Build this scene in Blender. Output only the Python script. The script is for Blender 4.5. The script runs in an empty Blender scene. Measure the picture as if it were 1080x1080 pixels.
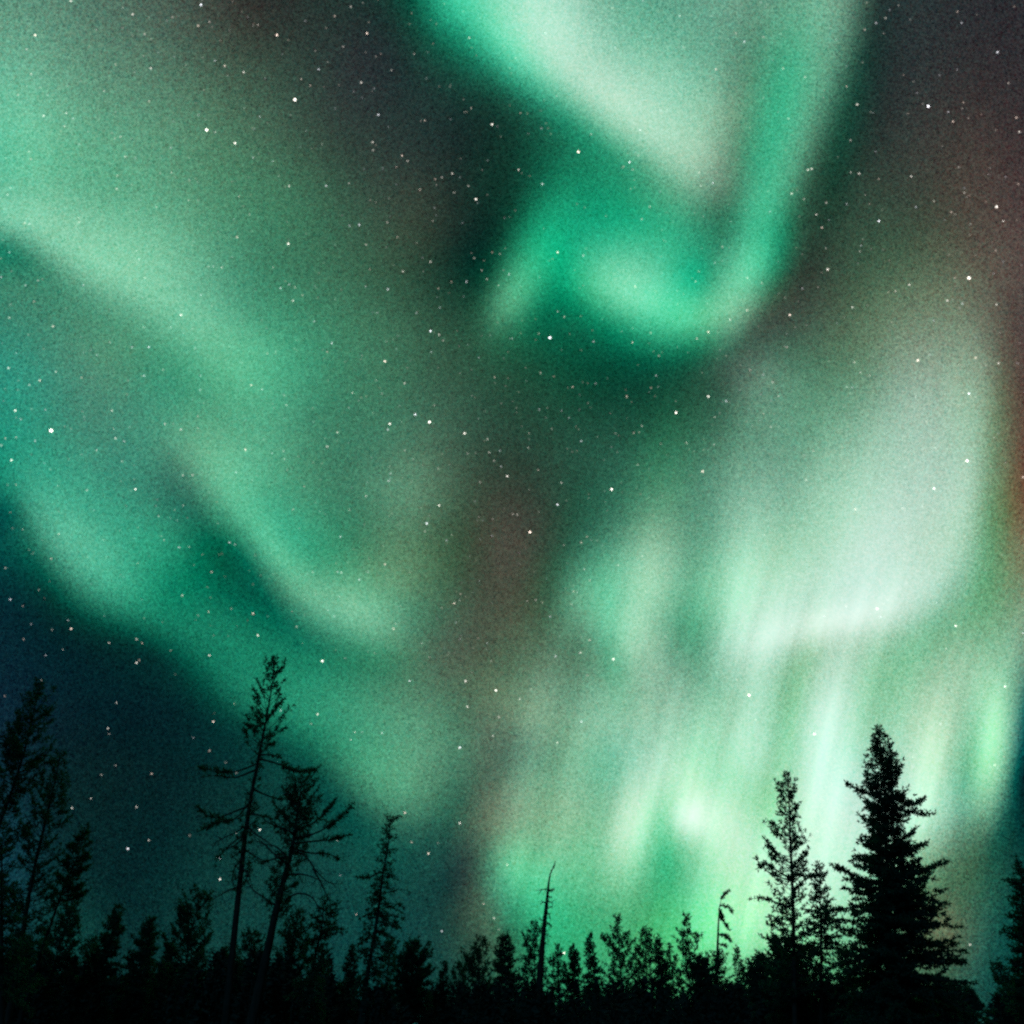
import bpy, math, random
import numpy as np

C = bpy.context.scene.collection
R = math.radians

# ------------------------------------------------------------------ camera
CAM_H, PITCH, FOC = 1.6, R(30.75), 916.0 / 1080.0      # focal length in frame widths
cam_d = bpy.data.cameras.new('camera')
cam = bpy.data.objects.new('camera', cam_d)
C.objects.link(cam)
cam.location = (0, 0, CAM_H)
cam.rotation_euler = (R(90) + PITCH, 0, 0)
cam_d.sensor_fit = 'HORIZONTAL'
cam_d.sensor_width = 36.0
cam_d.lens = 36.0 * FOC
cam_d.clip_start = 0.1
cam_d.clip_end = 20000
cam_d.dof.use_dof = True                                # a wide open night lens, focused a little short
cam_d.dof.focus_distance = 19.0
cam_d.dof.aperture_fstop = 0.6
sc = bpy.context.scene
sc.camera = cam

# ------------------------------------------------------------------ exposure, sampling
sc.view_settings.view_transform = 'Standard'
sc.view_settings.look = 'None'
sc.view_settings.exposure = 0
sc.view_settings.gamma = 1
sc.render.engine = 'CYCLES'
sc.cycles.use_denoising = False
sc.cycles.max_bounces = 3
sc.cycles.diffuse_bounces = 1
sc.cycles.transparent_max_bounces = 12
sc.cycles.filter_width = 2.2

# ------------------------------------------------------------------ added bluish fill lamp behind the camera, lifts the trees out of black
fill_lamp_d = bpy.data.lights.new('fill_lamp', 'SUN')
fill_lamp_d.energy = 0.36
fill_lamp_d.angle = R(10)
fill_lamp_d.color = (0.12, 0.60, 1.0)
fill_lamp = bpy.data.objects.new('fill_lamp', fill_lamp_d)
C.objects.link(fill_lamp)
fill_lamp.rotation_euler = (R(62), 0, R(-20))

# ------------------------------------------------------------------ night sky with the aurora (world)
# Each row is one soft sheet of glow on a chart of the sky centred due north at 30.75 degrees elevation:
# centre x, centre y, three numbers for width and slant, then the glow's own red, green and blue.
AURORA = [
    (-0.1786,-0.1163,14.789,4.270,28.127,-0.0190,0.1311,0.0859), (0.1514,0.2690,16.393,-6.480,22.412,0.1538,-0.0951,0.0116),
    (-0.4757,-0.0360,25.109,18.425,14.233,0.0805,0.2825,0.1810), (-0.1998,-0.2016,15.010,20.914,11.472,0.0120,0.2144,0.1102),
    (-0.1010,-0.2553,17.200,2.921,10.370,0.0672,-0.0201,0.0088), (0.2869,-0.2081,37.880,-9.372,6.493,0.1794,0.1947,0.2277),
    (-0.1364,0.0228,14.114,-1.078,21.556,0.0458,0.1523,0.0939), (0.0185,-0.2888,14.347,4.585,10.079,0.0199,0.0812,0.0502),
    (0.3222,0.5838,31.945,4.276,6.803,0.0895,0.1797,0.1247), (0.4530,0.1236,13.698,2.900,5.785,-0.0725,0.0717,-0.0096),
    (-0.0909,-0.1633,9.026,-11.095,14.166,0.0222,-0.0585,-0.0192), (-0.2645,0.1823,12.352,-5.484,11.591,0.0389,0.1853,0.0951),
    (-0.2711,0.1547,14.624,1.153,19.726,-0.0088,0.0860,0.0556), (0.1822,0.2658,17.016,1.810,16.408,-0.1200,0.3663,0.1394),
    (0.0738,-0.3108,16.320,0.862,10.700,0.1797,0.1070,0.1030), (0.2153,-0.3588,44.206,-8.806,12.578,0.0791,0.1793,0.1485),
    (-0.1847,0.6218,16.120,1.480,5.870,0.0084,0.0163,0.0104), (0.6026,-0.2882,8.873,-6.070,18.121,0.0032,-0.0374,-0.0314),
    (0.2341,0.5916,12.231,0.699,5.645,0.0759,0.2061,0.1382), (0.1769,-0.4904,14.195,10.565,9.909,0.0374,0.0755,0.0299),
    (-0.5630,0.0473,5.290,3.511,15.947,0.0009,0.1224,0.0806), (0.4859,0.1531,13.872,3.288,14.329,0.0554,-0.0184,0.0008),
    (-0.0396,0.6313,23.935,3.142,8.530,0.0006,0.2746,0.1508), (0.5142,-0.1613,26.136,-2.188,7.126,-0.0551,0.0888,-0.0001),
    (-0.3814,-0.3690,13.095,-2.255,8.234,-0.0025,-0.0150,-0.0099), (-0.0165,0.3841,25.296,1.674,4.529,0.0030,-0.0303,-0.0162),
    (-0.0392,0.5619,16.258,1.162,14.069,-0.0192,0.1727,0.0734), (-0.1126,-0.2553,15.758,-1.866,8.575,0.0121,0.1171,0.0557),
    (-0.0179,-0.3654,28.318,-14.807,20.464,-0.0683,-0.1625,-0.0844), (-0.4407,0.0647,16.530,-0.306,9.362,0.0747,0.0916,0.0616),
    (0.3452,-0.4257,18.984,-10.314,14.304,0.1413,0.4273,0.2407), (-0.0135,-0.4150,44.283,12.217,23.196,-0.0531,-0.0141,-0.0070),
    (0.4367,0.2173,11.478,-9.105,13.661,0.0582,0.0508,0.0338), (0.3055,0.3264,40.856,-13.067,6.363,-0.0850,-0.1808,-0.1207),
    (0.1952,0.2084,13.846,25.731,25.664,-0.0782,-0.0641,-0.0642), (0.3449,-0.0852,14.850,-15.120,8.647,0.2269,0.1964,0.2462),
    (-0.1118,-0.3505,10.629,19.096,6.067,-0.0036,0.0167,0.0115), (0.2549,0.2135,27.349,5.424,9.781,0.1150,0.1370,0.1148),
    (0.5075,0.0103,26.317,-4.556,14.128,0.1423,0.2442,0.1943), (-0.2614,0.3443,11.606,6.640,13.633,0.0001,0.0793,0.0339),
    (0.2455,-0.0825,15.053,-3.571,16.863,0.1554,0.2731,0.1893), (0.4853,0.3487,22.059,3.876,11.928,0.0182,0.0160,0.0080),
    (0.3977,0.0386,13.839,-4.499,9.501,0.2973,0.3933,0.3378), (0.0494,-0.0726,17.924,-8.373,8.543,-0.0470,-0.0237,-0.0377),
    (0.5255,-0.2557,80.237,-20.042,13.411,-0.1437,-0.1895,-0.0969), (0.0395,-0.3912,15.680,1.338,21.973,0.0299,0.1330,0.0816),
    (-0.2713,-0.2081,16.276,25.829,23.855,0.0105,0.0623,0.0360), (0.4549,0.0902,22.272,4.234,9.025,0.1659,0.1524,0.1622),
    (0.5343,0.0232,30.704,1.474,11.763,0.0356,-0.1989,-0.1030), (0.2312,-0.2562,17.956,3.578,19.408,0.3134,0.2152,0.2357),
    (0.1968,-0.3398,49.137,-3.870,46.064,0.3233,0.1856,0.2972), (0.1659,0.4675,13.290,11.849,7.472,0.0372,0.1728,0.0952),
    (0.2408,0.3871,34.866,-4.177,6.796,-0.0680,-0.1986,-0.1314), (0.3155,0.1137,12.501,0.809,12.392,0.0582,0.2047,0.1227),
    (-0.5133,0.2773,25.922,13.983,26.241,-0.0992,-0.1598,-0.1069), (-0.3408,0.5243,6.317,4.771,19.752,0.0056,-0.0152,-0.0082),
    (0.0577,-0.6666,11.488,1.384,10.063,0.0072,0.0597,0.0266), (0.2784,-0.0106,23.077,7.497,10.215,0.0597,0.1093,0.0677),
    (0.0328,0.5255,18.409,12.629,16.036,0.3048,0.4726,0.3798), (-0.6001,-0.5758,6.034,3.935,5.707,0.0009,0.0063,0.0082),
    (0.2350,-0.3390,20.219,19.720,15.441,0.1917,0.0494,0.1675), (0.1349,-0.3372,40.184,-2.692,15.305,0.3461,0.3153,0.2831),
    (0.1257,-0.3712,16.948,-8.834,11.211,-0.0580,0.3731,0.1123), (-0.3387,0.4184,5.937,4.248,9.269,0.0388,0.0315,0.0201),
    (0.1247,-0.3524,37.211,-15.408,15.287,0.2727,0.0935,0.1764), (0.2635,-0.1413,28.789,-0.325,8.011,0.3120,0.4152,0.3611),
    (0.2387,-0.4510,18.732,1.026,18.352,0.0658,0.4002,0.1709), (-0.1620,0.4761,20.702,-8.323,17.384,0.0052,-0.0054,0.0025),
    (0.1165,-0.1537,44.612,6.767,15.329,-0.1070,-0.0234,-0.0504), (-0.3546,0.3132,20.935,-7.199,2.645,-0.0051,-0.0200,-0.0165),
    (0.1397,-0.0882,12.021,1.670,13.200,-0.0124,0.2872,0.1473), (0.5734,-0.0465,6.413,-2.401,11.488,0.1051,-0.0045,-0.0374),
    (-0.3559,0.2100,19.366,12.674,22.246,0.0839,0.1475,0.0930), (0.3083,0.2863,26.787,-9.270,7.825,-0.0638,-0.1345,-0.0896),
    (-0.5347,0.3523,24.465,-4.953,9.473,-0.0560,-0.0376,-0.0230), (-0.2663,-0.0478,41.770,26.480,16.307,0.0876,0.2312,0.1323),
    (0.0640,-0.4858,17.024,-0.916,22.494,0.0262,0.1795,0.0775), (-0.3621,0.0260,35.242,10.759,20.164,-0.0383,-0.1383,-0.0710),
    (-0.1779,-0.0428,9.467,-2.627,14.670,-0.0414,0.0210,0.0044), (0.3995,-0.3467,19.317,-20.306,14.848,0.1409,0.2685,0.2790),
    (0.3434,-0.2316,32.321,-5.291,11.562,0.4851,0.4410,0.5481), (0.1157,0.2704,18.600,6.646,15.676,0.0114,0.2818,0.1546),
    (0.1108,-0.0528,10.369,4.953,17.273,0.0568,-0.0102,0.0230), (0.3481,-0.1242,18.387,-28.921,34.391,0.2922,0.2424,0.2768),
    (0.5390,-0.2245,62.839,-8.542,11.935,-0.0365,-0.1673,-0.0794), (-0.0243,0.3653,30.935,0.339,16.029,-0.0019,0.0275,0.0127),
    (-0.6272,-0.1149,9.968,-4.683,11.120,-0.0002,0.0003,0.0099), (0.1222,-0.3307,49.114,-17.971,10.762,-0.0898,-0.0638,-0.0715),
    (0.3124,-0.1848,17.704,-3.438,4.641,-0.0782,0.1254,-0.0758), (0.3871,-0.0891,14.766,-10.310,22.200,0.1525,0.2018,0.2192),
    (-0.0635,0.5510,38.561,-3.045,32.425,0.0200,0.1921,0.1152), (0.0868,0.2544,27.314,17.825,23.642,-0.0762,0.0223,-0.0347),
    (-0.4504,-0.4440,28.299,8.425,19.096,0.0016,0.0199,0.0131), (-0.1239,-0.4679,10.269,1.856,5.424,0.0001,0.0193,0.0207),
    (-0.6022,-0.0420,6.380,5.875,25.517,-0.0045,0.0185,0.0150), (0.0352,-0.3355,15.896,-6.007,9.798,0.0817,0.1896,0.0761),
    (-0.5579,0.2388,7.334,-14.982,14.827,0.0387,0.0895,0.0529), (0.2969,0.4354,19.856,-0.879,10.159,-0.0490,0.2571,0.1083),
    (0.4659,-0.2970,24.252,-15.013,6.828,-0.0362,0.1275,0.0338), (-0.2096,-0.2480,17.311,24.550,12.751,-0.0046,0.1114,0.0525),
    (0.3155,0.3786,35.559,-4.869,8.751,0.1451,0.1278,0.1115), (0.4728,-0.4071,38.144,-12.104,10.805,0.0274,0.0455,0.0172),
    (-0.4536,0.5953,6.040,1.458,3.745,0.0441,0.1187,0.0819), (0.0258,-0.2321,18.709,22.592,18.618,0.0538,0.0738,0.0367),
    (0.5104,0.0345,65.499,-5.295,9.932,-0.1220,-0.1280,-0.1315), (0.3365,-0.3238,8.858,6.685,19.452,0.0677,-0.1023,-0.0368),
    (-0.5081,0.3988,6.952,5.550,11.096,0.0536,0.1064,0.0681), (-0.3211,0.0377,16.734,12.645,11.324,0.1377,0.2730,0.1494),
    (-0.3721,0.4082,10.340,-10.980,13.974,0.0121,0.0520,0.0308), (-0.0008,0.4971,27.641,24.318,21.309,0.0262,0.2953,0.1646),
    (-0.4298,-0.0906,19.483,9.253,23.266,-0.0208,0.0397,0.0153), (0.4458,-0.4306,39.572,1.118,35.025,0.0642,0.0279,0.0121),
    (-0.3000,-0.4104,7.415,0.674,7.377,0.0025,0.0272,0.0205), (0.2254,-0.3086,7.461,-1.780,12.964,-0.0054,0.2145,0.1577),
    (-0.3721,0.2856,14.205,2.931,13.350,0.0797,0.0946,0.0761), (-0.5140,0.3856,20.583,-1.081,9.442,0.0769,0.1754,0.1119),
    (0.4485,-0.2777,36.975,-6.831,12.763,0.4130,0.4800,0.3347), (0.2032,-0.3260,21.720,11.029,9.842,0.3323,0.2764,0.2042),
    (0.5075,-0.2693,50.972,-8.809,20.612,0.4012,0.6241,0.3901), (0.0079,-0.0915,21.805,4.735,10.082,0.0570,0.0530,0.0421),
    (0.1487,0.2360,16.372,20.036,22.934,0.1676,0.3306,0.2235), (0.2126,-0.5760,8.347,0.629,5.547,0.0379,0.1659,0.0657),
    (-0.1246,0.2371,8.112,9.049,7.826,0.0237,0.0180,0.0108), (0.2723,0.5358,12.850,0.802,20.602,0.0760,0.1163,0.0835),
    (-0.1945,-0.1465,6.361,-11.522,12.957,-0.0045,-0.0297,-0.0136), (-0.2680,0.0605,17.367,7.381,8.328,0.0499,0.1821,0.1028),
    (-0.0010,0.2441,45.793,-16.662,30.325,0.0750,0.1785,0.1043), (0.1253,0.3653,10.991,2.496,9.215,-0.0001,0.1731,0.0771),
    (-0.6294,-0.3844,13.015,7.785,9.980,0.0008,0.0107,0.0148), (-0.3217,-0.0202,16.951,-14.266,11.422,-0.0186,-0.1022,-0.0717),
    (-0.1701,-0.1310,18.379,14.897,6.834,0.0041,0.1190,0.0548), (-0.3988,0.1125,17.157,-5.664,8.584,-0.0562,0.0175,0.0195),
    (-0.1004,0.2649,9.910,0.307,13.768,-0.0186,-0.0211,-0.0148), (0.1213,0.4344,20.447,24.841,15.188,0.3185,0.3290,0.2856),
    (-0.6033,0.3844,8.143,-7.558,9.346,0.0722,0.1358,0.1087), (0.5018,0.1022,30.471,5.444,10.392,0.1340,0.2746,0.1824),
    (0.0860,0.1054,10.835,-0.288,10.952,-0.0112,0.0180,0.0006), (0.5312,0.5573,6.716,-0.962,6.410,0.0192,0.0080,0.0113),
    (0.2764,0.3140,27.934,-3.849,17.463,-0.0114,0.2570,0.1202), (0.2231,0.4164,21.885,-10.461,13.879,0.1144,0.1044,0.0784),
    (-0.4006,-0.5204,25.066,1.265,17.812,0.0005,0.0032,0.0053), (0.1175,-0.2794,12.850,-11.004,22.666,-0.0966,0.0676,0.0267),
    (0.0696,0.4433,25.324,31.511,15.725,-0.1080,0.0215,-0.0265), (-0.1011,0.4356,17.153,-10.278,6.796,0.0077,0.0094,0.0095),
    (-0.4633,0.2879,12.029,13.359,15.466,0.1502,0.2322,0.1723), (0.4799,-0.2782,17.596,-13.305,29.475,-0.0846,-0.1332,-0.1147),
    (-0.2820,-0.0047,19.647,6.956,15.156,-0.0934,-0.0425,-0.0051), (-0.4971,0.2893,25.275,39.889,21.199,0.0541,0.1194,0.0797),
    (-0.2507,-0.6064,6.277,0.268,7.556,0.0012,0.0092,0.0086), (-0.5674,0.1497,6.137,-4.223,12.896,0.0189,0.1568,0.1190),
    (-0.5628,-0.3510,16.391,5.957,18.086,0.0017,0.0133,0.0266), (-0.5172,0.0966,15.948,5.180,9.418,0.0016,0.1121,0.0649),
    (0.4212,0.7006,26.323,-0.489,1.515,0.0060,0.0111,0.0103), (-0.1117,0.3219,19.646,-4.019,17.668,0.0241,0.0261,0.0150),
    (0.4694,-0.0938,28.398,-16.970,12.184,-0.1797,-0.1083,-0.1265), (-0.1567,0.1630,14.070,-3.068,11.308,0.0324,0.1268,0.0668),
    (-0.5822,0.3672,7.384,-3.633,9.894,-0.0215,0.1246,0.0427), (-0.0507,-0.0119,5.458,0.481,9.184,0.0124,-0.0036,-0.0108),
    (-0.0221,-0.3299,30.627,0.223,10.107,0.1197,0.0402,0.0394), (-0.1871,-0.3104,27.878,19.845,20.042,-0.0212,-0.0649,-0.0343),
    (0.5039,0.2556,4.237,0.449,6.186,0.0619,0.0199,0.0241), (0.1738,0.0218,22.840,-3.450,10.668,-0.0168,0.0751,0.0075),
    (0.2907,-0.6594,2.528,-4.221,4.153,0.0030,0.0195,0.0158), (-0.5267,0.0012,51.753,19.419,13.507,-0.0253,-0.0598,-0.0470),
    (0.2295,0.2236,18.419,-17.237,34.858,0.0967,0.2286,0.1250), (-0.0288,-0.1430,8.396,13.721,8.039,0.0427,0.1103,0.0591),
    (0.1570,-0.0832,32.012,-4.787,13.936,0.2566,0.2801,0.2124), (0.5148,-0.2125,37.914,3.638,19.745,0.2247,0.3025,0.2129),
    (-0.1417,-0.3023,16.163,8.988,24.052,0.0490,0.1450,0.0733), (0.0131,-0.2956,38.988,-6.590,10.053,0.0963,0.1288,0.0914),
    (-0.1481,-0.1609,15.444,-4.302,19.840,-0.0579,0.0341,-0.0024), (0.6170,0.0732,7.113,-1.392,11.758,0.0429,-0.0081,-0.0163),
    (0.5147,-0.1647,18.110,-9.204,13.858,0.1741,0.1544,0.1475), (-0.2162,0.0789,6.873,-7.666,18.499,0.0207,0.1063,0.0648),
    (0.0265,0.2860,31.320,-11.428,15.590,0.0126,0.2965,0.1399), (-0.1831,-0.1121,22.708,23.896,25.401,0.1268,0.0939,0.0771),
    (-0.3905,0.2798,8.823,1.968,9.491,-0.0065,0.2213,0.1023), (0.2015,-0.4493,14.372,-9.723,18.722,-0.0226,0.2317,0.0381),
    (0.4105,-0.4640,25.925,0.925,5.855,0.0393,0.0830,0.0319), (-0.6016,0.3034,11.141,-14.281,46.504,0.1182,0.2101,0.1466),
    (-0.5312,-0.3110,23.211,1.165,5.054,0.0010,0.0044,0.0115), (-0.4845,-0.4578,25.422,8.555,6.247,0.0006,0.0088,0.0082),
    (0.0102,-0.2764,18.807,-16.285,15.583,-0.1186,-0.1466,-0.0902), (0.0745,-0.5492,9.233,-0.539,14.190,0.0130,0.0975,0.0482),
    (-0.1388,-0.0741,14.057,-11.257,18.915,0.0324,0.0740,0.0341), (0.3467,-0.0135,5.055,6.647,11.265,0.1074,0.2104,0.1712),
    (-0.1339,-0.0483,19.461,-5.359,6.846,0.0693,0.0822,0.0524), (0.2893,-0.4171,13.615,-9.141,17.209,0.2788,0.0353,0.1767),
    (-0.5394,0.0023,38.811,7.538,36.838,-0.0152,-0.0948,-0.0503), (0.2861,-0.3978,24.649,5.457,12.087,-0.0754,0.2206,0.0039),
    (0.3078,-0.3431,8.868,5.871,19.271,-0.0062,0.0251,-0.0817), (0.2699,0.2692,30.971,-11.507,28.681,0.0736,0.3641,0.2024),
    (0.0993,0.6299,11.451,4.701,3.867,0.0732,0.2311,0.1612), (0.4864,-0.4262,30.126,-6.987,8.709,0.0012,0.0354,0.0273),
    (-0.3545,-0.0211,14.500,-7.610,16.514,0.0164,0.1626,0.0944), (0.1564,0.4570,18.644,10.946,20.922,0.1663,0.1730,0.1596),
    (0.1019,-0.0847,27.757,-11.783,20.565,0.0682,0.1863,0.1062), (0.5250,0.0164,46.789,-5.356,12.158,-0.1701,-0.1379,-0.1511),
    (-0.3305,0.6086,9.549,-1.045,9.308,0.0130,-0.0149,-0.0082), (0.4046,-0.2040,13.841,-3.961,5.792,0.2707,0.5616,0.3377),
    (0.6434,-0.1297,7.459,-5.411,16.024,0.0624,0.1140,0.0699), (0.1343,-0.1471,22.312,13.627,18.111,0.2107,0.3014,0.2236),
    (0.2217,-0.2326,23.211,-2.301,4.226,-0.0700,0.0911,-0.0219), (-0.3797,0.1684,8.727,8.637,20.544,0.0466,0.0593,0.0189),
    (0.0352,0.6109,19.410,4.586,9.787,0.2256,0.3060,0.2617), (0.0135,-0.4054,28.000,13.140,19.052,-0.0147,0.2674,0.1138),
    (-0.6733,0.5828,9.960,-1.283,2.632,0.0254,0.0718,0.0509), (0.4467,-0.0896,21.703,-17.956,15.608,0.2081,0.1619,0.2078),
    (-0.4095,-0.0306,18.663,19.223,14.342,0.0049,0.1461,0.0811), (-0.7856,-0.3508,10.865,-13.396,9.493,-0.0053,-0.0109,-0.0251),
    (-0.6331,0.3130,10.289,-4.359,6.098,-0.0288,-0.0384,-0.0209), (0.3420,-0.3305,14.648,-13.050,14.126,0.2892,0.3822,0.4434),
    (-0.8063,-0.3735,8.700,-11.475,5.891,0.0053,0.0126,0.0312), (-0.5387,0.5487,9.541,1.515,11.786,0.0412,0.1083,0.0704),
    (0.3333,-0.3924,24.496,1.260,5.247,0.0436,0.1171,0.0424), (-0.3788,-0.1179,16.050,15.489,11.039,0.0065,0.1085,0.0608),
    (0.6138,-0.1208,7.013,-1.279,3.727,-0.0066,0.0591,0.0536), (0.1161,-0.2233,11.547,-3.325,20.872,0.0917,0.2580,0.1667),
    (-0.3827,-0.1545,25.474,27.009,19.020,-0.0081,-0.0675,-0.0372), (0.0551,0.2440,10.591,-6.027,10.431,-0.0091,0.0886,0.0364),
]

world = bpy.data.worlds.new('World')
sc.world = world
world.use_nodes = True
nt = world.node_tree
nt.nodes.clear()


def N(kind, **kw):
    n = nt.nodes.new(kind)
    for k, v in kw.items():
        setattr(n, k, v)
    return n


def wire(sock, val):
    if hasattr(val, 'is_output'):
        nt.links.new(val, sock)
    else:
        sock.default_value = val


def M(op, a, b=None, c=None):
    n = N('ShaderNodeMath', operation=op)
    for i, v in enumerate((a, b, c)):
        if v is not None:
            wire(n.inputs[i], v)
    return n.outputs[0]


def VM(op, a, b=None, c=None):
    n = N('ShaderNodeVectorMath', operation=op)
    wire(n.inputs[0], a)
    if b is not None:
        wire(n.inputs['Scale' if op == 'SCALE' else 1], b)
    if c is not None:
        wire(n.inputs[2], c)
    return n.outputs['Value' if op in ('DOT_PRODUCT', 'LENGTH') else 'Vector']


def comb(x, y, z):
    n = N('ShaderNodeCombineXYZ')
    for i, v in enumerate((x, y, z)):
        wire(n.inputs[i], v)
    return n.outputs[0]


D = N('ShaderNodeTexCoord').outputs['Generated']        # direction into the sky
D = VM('NORMALIZE', D)
north = (0.0, math.cos(PITCH), math.sin(PITCH))
upv = (0.0, -math.sin(PITCH), math.cos(PITCH))
k = M('DIVIDE', 2.0, M('MAXIMUM', M('ADD', VM('DOT_PRODUCT', D, north), 1.0), 0.02))
X = M('MULTIPLY', k, VM('DOT_PRODUCT', D, (1.0, 0.0, 0.0)))
Y = M('MULTIPLY', k, VM('DOT_PRODUCT', D, upv))
P = comb(X, Y, 1.0)
acc = comb(0.002, 0.015, 0.016)                          # night air glow
for (mx, my, a, b, c, r, g, bl) in AURORA:
    u = VM('DOT_PRODUCT', P, (a, b, -(a * mx + b * my)))
    v = VM('DOT_PRODUCT', P, (0.0, c, -c * my))
    w = M('POWER', 0.36788, M('MULTIPLY_ADD', u, u, M('MULTIPLY', v, v)))
    acc = VM('ADD', acc, VM('SCALE', (r, g, bl), w))
acc = VM('MAXIMUM', acc, (0.0006, 0.0060, 0.0075))
# rays: long streaks along the field lines, strongest in the curtains of the eastern half
q = M('MULTIPLY_ADD', Y, -0.27, X)


def streak(freq, along_f, seed):
    n = N('ShaderNodeTexNoise', noise_dimensions='2D')
    n.inputs['Scale'].default_value = 1.0
    n.inputs['Detail'].default_value = 1.0
    wire(n.inputs['Vector'], comb(M('MULTIPLY_ADD', q, freq, seed), M('MULTIPLY', Y, along_f), 0.0))
    return M('SUBTRACT', n.outputs[0], 0.5)


rw = N('ShaderNodeMapRange', interpolation_type='SMOOTHSTEP')
wire(rw.inputs[0], X)
for i, vv in zip((1, 2, 3, 4), (-0.12, 0.06, 0.06, 0.30)):
    rw.inputs[i].default_value = vv
rh = N('ShaderNodeMapRange', interpolation_type='SMOOTHSTEP')     # fade them out high up
wire(rh.inputs[0], Y)
for i, vv in zip((1, 2, 3, 4), (-0.14, -0.02, 1.0, 0.22)):
    rh.inputs[i].default_value = vv
ray = M('MULTIPLY', M('ADD', streak(38.0, 0.9, 0.0), M('MULTIPLY', streak(88.0, 1.6, 7.3), 0.5)), M('MULTIPLY', rw.outputs[0], rh.outputs[0]))
acc = VM('MULTIPLY', acc, VM('MULTIPLY_ADD', comb(ray, ray, ray), (1.08, 0.92, 1.04), (1.0, 1.0, 1.0)))
GRAIN = 4.8
# film grain painted into the colour of the sky
gr = N('ShaderNodeTexNoise', noise_dimensions='3D')
gr.inputs['Scale'].default_value = 1150.0
gr.inputs['Detail'].default_value = 0.0
wire(gr.inputs['Vector'], D)
sp = N('ShaderNodeSeparateXYZ')
nt.links.new(VM('SUBTRACT', gr.outputs['Color'], (0.5, 0.5, 0.5)), sp.inputs[0])
n1, n2, n3 = sp.outputs
n0 = comb(M('MULTIPLY_ADD', n1, 0.95, M('MULTIPLY', n2, 0.40)), M('MULTIPLY_ADD', n2, 0.80, M('MULTIPLY', n1, 0.50)),
          M('MULTIPLY_ADD', n2, 0.72, M('MULTIPLY_ADD', n3, 0.15, M('MULTIPLY', n1, 0.42))))
amp = VM('MULTIPLY', VM('ADD', acc, (0.0035, 0.008, 0.008)), VM('MAXIMUM', VM('SUBTRACT', (0.85, 0.95, 0.90), acc), (0.08, 0.06, 0.06)))
acc = VM('MULTIPLY_ADD', n0, VM('SCALE', amp, GRAIN), acc)
acc = VM('MAXIMUM', acc, (0.0, 0.0, 0.0))
bg = N('ShaderNodeBackground')
nt.links.new(acc, bg.inputs['Color'])
bg.inputs['Strength'].default_value = 1.0
out = N('ShaderNodeOutputWorld')
nt.links.new(bg.outputs[0], out.inputs['Surface'])
world.cycles.sampling_method = 'MANUAL'
world.cycles.sample_map_resolution = 256


# ------------------------------------------------------------------ materials
def mat(name, c1, c2, scale=6.0, rough=0.9, stretch=(1, 1, 1), glow=None):
    m = bpy.data.materials.new(name)
    m.use_nodes = True
    t = m.node_tree
    b = t.nodes['Principled BSDF']
    b.inputs['Roughness'].default_value = rough
    b.inputs['Specular IOR Level'].default_value = 0.1
    tc = t.nodes.new('ShaderNodeTexCoord')
    mp = t.nodes.new('ShaderNodeMapping')
    mp.inputs['Scale'].default_value = stretch
    t.links.new(tc.outputs['Object'], mp.inputs['Vector'])
    n = t.nodes.new('ShaderNodeTexNoise')
    n.inputs['Scale'].default_value = scale
    n.inputs['Detail'].default_value = 4
    t.links.new(mp.outputs[0], n.inputs['Vector'])
    r = t.nodes.new('ShaderNodeValToRGB')
    r.color_ramp.elements[0].position = 0.35
    r.color_ramp.elements[1].position = 0.65
    r.color_ramp.elements[0].color = (*c1, 1)
    r.color_ramp.elements[1].color = (*c2, 1)
    t.links.new(n.outputs[0], r.inputs[0])
    t.links.new(r.outputs[0], b.inputs['Base Color'])
    if glow is not None:                                   # thin needles let some light through
        tl = t.nodes.new('ShaderNodeBsdfTranslucent')
        tl.inputs['Color'].default_value = (*glow, 1)
        mx = t.nodes.new('ShaderNodeMixShader')
        mx.inputs[0].default_value = 0.4
        t.links.new(b.outputs[0], mx.inputs[1])
        t.links.new(tl.outputs[0], mx.inputs[2])
        t.links.new(mx.outputs[0], t.nodes['Material Output'].inputs['Surface'])
    return m


SPRUCE = mat('spruce_needles', (0.030, 0.055, 0.042), (0.048, 0.080, 0.055), 3.0, glow=(0.02, 0.22, 0.09))
PINE = mat('pine_needles', (0.034, 0.056, 0.042), (0.052, 0.082, 0.055), 3.0, glow=(0.02, 0.22, 0.09))
BARK = mat('bark', (0.022, 0.018, 0.015), (0.045, 0.036, 0.030), 9.0, 0.95, (1, 1, 0.25))
BRUSH = mat('brush_leaves', (0.020, 0.030, 0.024), (0.032, 0.045, 0.034), 3.0)
DEADWOOD = mat('weathered_wood', (0.035, 0.031, 0.028), (0.06, 0.055, 0.05), 9.0, 0.95, (1, 1, 0.2))
HEATH = mat('heath_ground', (0.018, 0.016, 0.011), (0.035, 0.034, 0.02), 0.35, 1.0)

# ------------------------------------------------------------------ geometry helpers


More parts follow.
